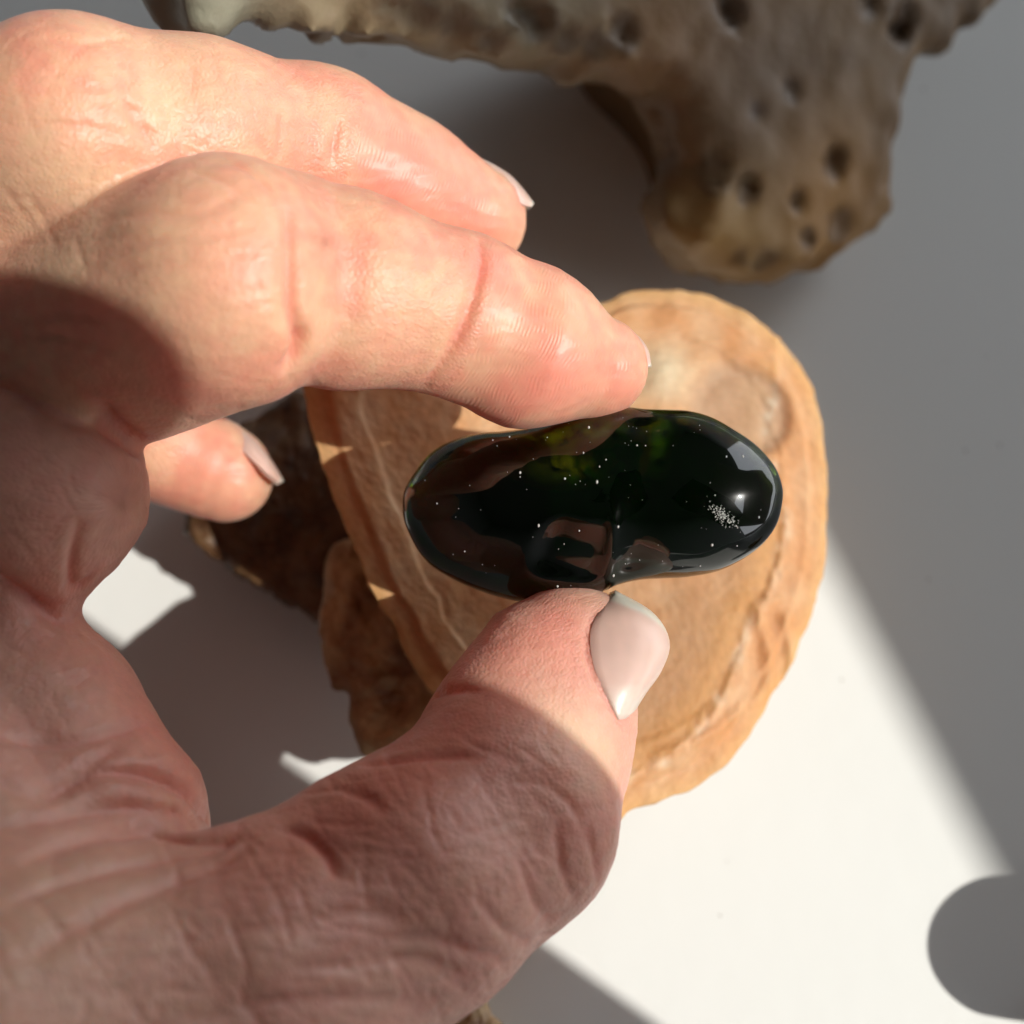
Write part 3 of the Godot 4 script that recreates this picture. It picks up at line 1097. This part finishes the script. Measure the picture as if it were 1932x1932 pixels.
func build_jaw() -> void:
	jaw_noise = noise(81, 0.12, FastNoiseLite.TYPE_SIMPLEX, 3)
	jaw_o = at_height(1450, 480, 9.0)
	jaw_n = plane_of(jaw_o, at_height(1700, 40, 16.0), at_height(700, 60, 48.0))
	jaw_x = (Vector3.RIGHT - jaw_n * jaw_n.x).normalized()
	jaw_y = jaw_n.cross(jaw_x)
	for q in [[262, -60], [300, -10], [312, 30], [330, 62], [372, 74], [415, 66], [446, 40], [470, 30], [492, 52], [512, 56], [524, 36], [540, 58], [562, 62], [578, 44], [596, 72], [622, 74], [640, 50], [660, 66], [690, 76], [735, 70], [775, 78], [830, 98], [880, 108], [940, 122], [985, 120], [1010, 134], [1035, 128], [1060, 152], [1100, 146], [1150, 156], [1195, 178], [1238, 212], [1262, 262], [1278, 300], [1262, 345], [1240, 380], [1238, 430], [1262, 478], [1312, 512], [1380, 530], [1455, 520], [1540, 495], [1600, 448], [1634, 385], [1646, 290], [1662, 200], [1680, 122], [1720, 108], [1758, 98], [1772, 60], [1800, 48], [1830, 15], [1838, -40], [1700, -260], [1100, -260], [640, -240], [250, -220]]:
		var w := on_plane(q[0], q[1], jaw_o, jaw_n) - jaw_o
		jaw_poly.append(Vector2(w.dot(jaw_x), w.dot(jaw_y)))
	var top := jaw_o + jaw_n * 7.0
	for q in [[1705, 45, 3.4], [1495, 172, 1.7], [1430, 212, 1.3], [1578, 306, 2.4], [1505, 380, 1.6], [1350, 322, 3.0], [1412, 356, 2.2], [1588, 425, 2.6], [1525, 450, 1.6], [1450, 505, 2.4], [1400, 490, 1.5], [1330, 345, 2.2],
			[800, 40, 2.8], [870, 55, 2.4], [930, 85, 2.2], [1020, 45, 2.6], [1075, 85, 2.4], [740, 20, 2.4], [985, 20, 2.4], [1130, 90, 2.0], [1180, 60, 2.4], [1640, 10, 2.0], [1380, 15, 2.6]]:
		jaw_pits.append([on_plane(q[0], q[1], top, jaw_n), q[2]])
	var lo := Vector3(1e9, 1e9, 1e9)
	var hi := -lo
	for q in jaw_poly:
		for s in [-36.0, 9.0]:
			var p: Vector3 = jaw_o + jaw_x * q.x + jaw_y * q.y + jaw_n * s
			lo = lo.min(p - Vector3.ONE * 2.0)
			hi = hi.max(p + Vector3.ONE * 2.0)
	var net := nets(lo, hi, 1.1, jaw_pick, jaw_dist)
	var v: PackedVector3Array = net[0]
	var n := normals_of(v, net[1])
	var mot := noise(82, 0.06, FastNoiseLite.TYPE_SIMPLEX, 4)
	var tan1 := on_plane(1560, 390, top, jaw_n)
	var tan2 := on_plane(1370, 450, top, jaw_n)
	var grey := on_plane(1400, 150, top, jaw_n)
	var rust := on_plane(1230, 90, top, jaw_n)
	var pale := on_plane(860, 80, top, jaw_n)
	var chalk := on_plane(370, 20, top, jaw_n)
	var col := PackedColorArray()
	for p in v:
		var m := mot.get_noise_3dv(p)
		var c := Color(0.135, 0.082, 0.042).lerp(Color(0.20, 0.12, 0.055), clampf(m + 0.4, 0, 1))
		c = c.lerp(Color(0.42, 0.20, 0.04), 0.75 * exp(-(p - tan1).length_squared() / 110.0))
		c = c.lerp(Color(0.50, 0.29, 0.09), 0.75 * exp(-(p - tan2).length_squared() / 90.0))
		c = c.lerp(Color(0.16, 0.10, 0.06), 0.6 * exp(-(p - grey).length_squared() / 200.0))
		c = c.lerp(Color(0.25, 0.11, 0.03), 0.6 * exp(-(p - rust).length_squared() / 60.0))
		c = c.lerp(Color(0.30, 0.26, 0.17), 0.7 * exp(-(p - pale).length_squared() / 420.0))
		c = c.lerp(Color(0.30, 0.31, 0.24), 0.9 * exp(-(p - chalk).length_squared() / 90.0))
		for t in jaw_pits:   # darker inside the pits
			c = c.lerp(Color(0.05, 0.03, 0.02), 0.55 * smoothstep(t[1] * 1.25, t[1] * 0.8, (p - t[0]).length()))
		c.a = 1
		col.append(c)
	var bone := stone_material(0.45)
	bone.metallic_specular = 0.4
	bone.heightmap_scale = 0.006
	var jaw := thing("jawbone", "weathered brown jawbone full of small holes, lying across the top behind the fingers", "bone")
	put("bone", mesh_of(v, n, net[1], col), bone, jaw)

# ------------------------------------------------------------------ table, phone and window frame
func board(called: String, parent: Node3D, q0: Vector3, q1: Vector3, inside: Vector3, far: float, width: float, length: float, thick: float, m: Material) -> void:
	var s := sun_dir.normalized()
	var x := (q1 - q0)
	x = (x - s * x.dot(s)).normalized()
	var y := s.cross(x)
	if (inside - q0).dot(y) > 0:
		y = -y
	var c := (q0 + q1) * 0.5 + s * far + y * width * 0.5
	var bm := BoxMesh.new()
	bm.size = Vector3(length, width, thick) * MM
	bm.material = m
	var o := MeshInstance3D.new()
	o.name = called
	o.mesh = bm
	var z := x.cross(y)
	o.transform = Transform3D(Basis(x, y, z), c * MM)
	parent.add_child(o, true)

func build_setting() -> void:
	var m := plain(0.74, 0.745, 0.725, 0.5)
	var t := NoiseTexture2D.new()
	t.width = 512
	t.height = 512
	t.seamless = true
	t.noise = noise(91, 0.012, FastNoiseLite.TYPE_SIMPLEX, 4)
	m.heightmap_enabled = true
	m.heightmap_texture = t
	m.heightmap_scale = 0.002
	m.uv1_triplanar = true
	m.uv1_world_triplanar = true
	m.uv1_scale = Vector3.ONE * 25.0
	var top := BoxMesh.new()
	top.size = Vector3(1.6, 0.03, 1.2)
	top.material = m
	var o := MeshInstance3D.new()
	o.name = "table_top"
	o.mesh = top
	o.position = Vector3(0, -0.015, -0.1)
	o.set_meta("kind", "structure")
	o.set_meta("label", "smooth white table top, partly in sun and partly in shade")
	add_child(o, true)

	var rng := RandomNumberGenerator.new()
	rng.seed = 8
	var st := SurfaceTool.new()
	st.begin(Mesh.PRIMITIVE_TRIANGLES)
	var ball := SphereMesh.new()
	ball.radial_segments = 8
	ball.rings = 4
	ball.radius = 0.5
	ball.height = 1.0
	for i in 110:
		var g := 0.08 + 0.35 * pow(rng.randf(), 5.0)
		st.append_from(ball, 0, Transform3D(Basis.from_euler(Vector3(0, rng.randf() * 6.0, 0)).scaled(Vector3(g, g * 0.5, g * (1.0 + rng.randf())) * MM), Vector3(rng.randf_range(-75, 75), g * 0.2, rng.randf_range(-100, 55)) * MM))
	var grit := MeshInstance3D.new()
	grit.name = "grit"
	grit.mesh = st.commit()
	grit.mesh.surface_set_material(0, plain(0.30, 0.26, 0.22, 0.8))
	grit.set_meta("kind", "stuff")
	tag(grit, "tiny scattered grains of grit on the white table", "grit")
	add_child(grit, true)

	# the dim room over and behind the photographer; daylight comes in from the right and the back
	var dim := plain(0.24, 0.235, 0.23, 0.9)
	for w in [["ceiling", Vector3(-0.4, 1.63, -0.3), Vector3(3.4, 0.06, 3.5)], ["wall", Vector3(-2.03, 0.5, -0.3), Vector3(0.06, 2.2, 3.5)], ["wall", Vector3(-0.4, 0.5, 1.43), Vector3(3.4, 2.2, 0.06)], ["wall", Vector3(-0.4, 0.5, -2.03), Vector3(3.4, 2.2, 0.06)]]:
		var bm := BoxMesh.new()
		bm.size = w[2]
		bm.material = dim
		var r := MeshInstance3D.new()
		r.name = w[0]
		r.mesh = bm
		r.position = w[1]
		r.set_meta("kind", "structure")
		add_child(r, true)

	# the phone that takes the picture: its edge throws the straight shade over palm and table
	var s := sun_dir.normalized()
	var a := at_height(150, 1130, 0)
	var b := at_height(1240, 1900, 0)
	var lit := at_height(1300, 1500, 0)
	var phone := Node3D.new()
	phone.name = "phone"
	phone.set_meta("kind", "structure")
	add_child(phone, true)
	var body := plain(0.012, 0.012, 0.014, 0.25)
	var na := (b - a).cross(s).normalized()
	if (lit - a).dot(na) > 0:
		na = -na
	var ed := na.cross(fwd).normalized()          # along the phone's edge: in the shade plane and across the view
	var inward := fwd.cross(ed).normalized()
	if inward.dot(na) < 0:
		inward = -inward
	var face := cam_at - fwd * 4.0                # the phone's face lies just behind the lens
	var e0 := face + inward * ((a + na * 1.5 - face).dot(na) / inward.dot(na))
	var reach := []                               # where the shade line's ends meet the phone's edge
	for q in [at_height(0, 1024, 0), at_height(1330, 1963, 0)]:
		var h: Vector3 = q + s * ((face - q).dot(fwd) / s.dot(fwd))
		reach.append((h - e0).dot(ed))
	var pb := BoxMesh.new()
	reach[0] = -45.0
	reach[1] += 8.0
	var long: float = absf(reach[1] - reach[0])
	pb.size = Vector3(long, 90, 8) * MM
	pb.material = body
	var po := MeshInstance3D.new()
	po.name = "phone_body"
	po.mesh = pb
	var zz := ed.cross(inward)
	po.transform = Transform3D(Basis(ed, inward, zz), (e0 + ed * ((reach[0] + reach[1]) * 0.5) + inward * 45.0 - fwd * 4.0) * MM)
	phone.add_child(po, true)

	# the window's frame, out of the picture, bounds the patch of sun
	var frame := Node3D.new()
	frame.name = "window_frame"
	frame.set_meta("kind", "structure")
	add_child(frame, true)
	var wood := plain(0.30, 0.27, 0.24, 0.6)
	board("shade_rail", frame, at_height(1560, 1060, 0), at_height(1880, 1670, 0), lit, 640.0, 420.0, 900.0, 30.0, wood)
	board("shade_rail", frame, at_height(500, 404, 0), at_height(1010, 560, 0), lit, 700.0, 420.0, 900.0, 30.0, wood)
	board("shade_rail", frame, a + na * 75.0, b + na * 75.0, lit, 760.0, 200.0, 900.0, 30.0, wood)  # added board, not a frame part: stops sun leaking past the phone

func _ready() -> void:
	# ---------------- camera, sky, sun, exposure
	var cam := Camera3D.new()
	cam.name = "camera"
	cam.transform = Transform3D(Basis(Vector3.RIGHT, upv, -fwd), cam_at * MM)
	var lens := CameraAttributesPhysical.new()
	lens.frustum_focal_length = 35.0 / (2.0 * tan(deg_to_rad(20.0)))
	lens.frustum_near = 0.01
	lens.frustum_far = 20.0
	lens.frustum_focus_distance = 0.136
	lens.exposure_aperture = 15.0
	cam.attributes = lens
	cam.fov = 40.0
	cam.near = 0.01
	cam.far = 20.0
	add_child(cam)
	cam.make_current()
	var env := Environment.new()
	env.background_mode = Environment.BG_SKY
	var sky := ProceduralSkyMaterial.new()
	sky.sky_top_color = lin(2.9, 3.08, 3.3)
	sky.sky_horizon_color = lin(3.1, 3.22, 3.38)
	sky.sky_curve = 0.3
	sky.ground_bottom_color = lin(0.12, 0.115, 0.11)
	sky.ground_horizon_color = lin(0.25, 0.245, 0.24)
	sky.sun_angle_max = 1.0
	env.sky = Sky.new()
	env.sky.sky_material = sky
	env.tonemap_mode = Environment.TONE_MAPPER_LINEAR
	env.tonemap_exposure = 1.05
	env.sdfgi_enabled = true
	env.ssao_enabled = true
	env.ssil_enabled = true
	var we := WorldEnvironment.new()
	we.name = "environment"
	we.environment = env
	add_child(we)
	var sun := DirectionalLight3D.new()
	sun.name = "sun"
	sun.light_color = Color(1.0, 0.985, 0.95)
	sun.light_energy = 1.38
	sun.light_angular_distance = 0.5
	sun.shadow_enabled = true
	sun.look_at_from_position(sun_dir, Vector3.ZERO, Vector3.UP)
	add_child(sun)

	nail_mat = tinted(0.36)
	nail_mat.subsurf_scatter_enabled = true
	nail_mat.subsurf_scatter_strength = 0.2
	nail_mat.clearcoat_enabled = true
	nail_mat.clearcoat = 0.15
	nail_mat.clearcoat_roughness = 0.2
	build_setting()
	build_stones()
	build_jaw()
	build_pebble()
	build_hand()
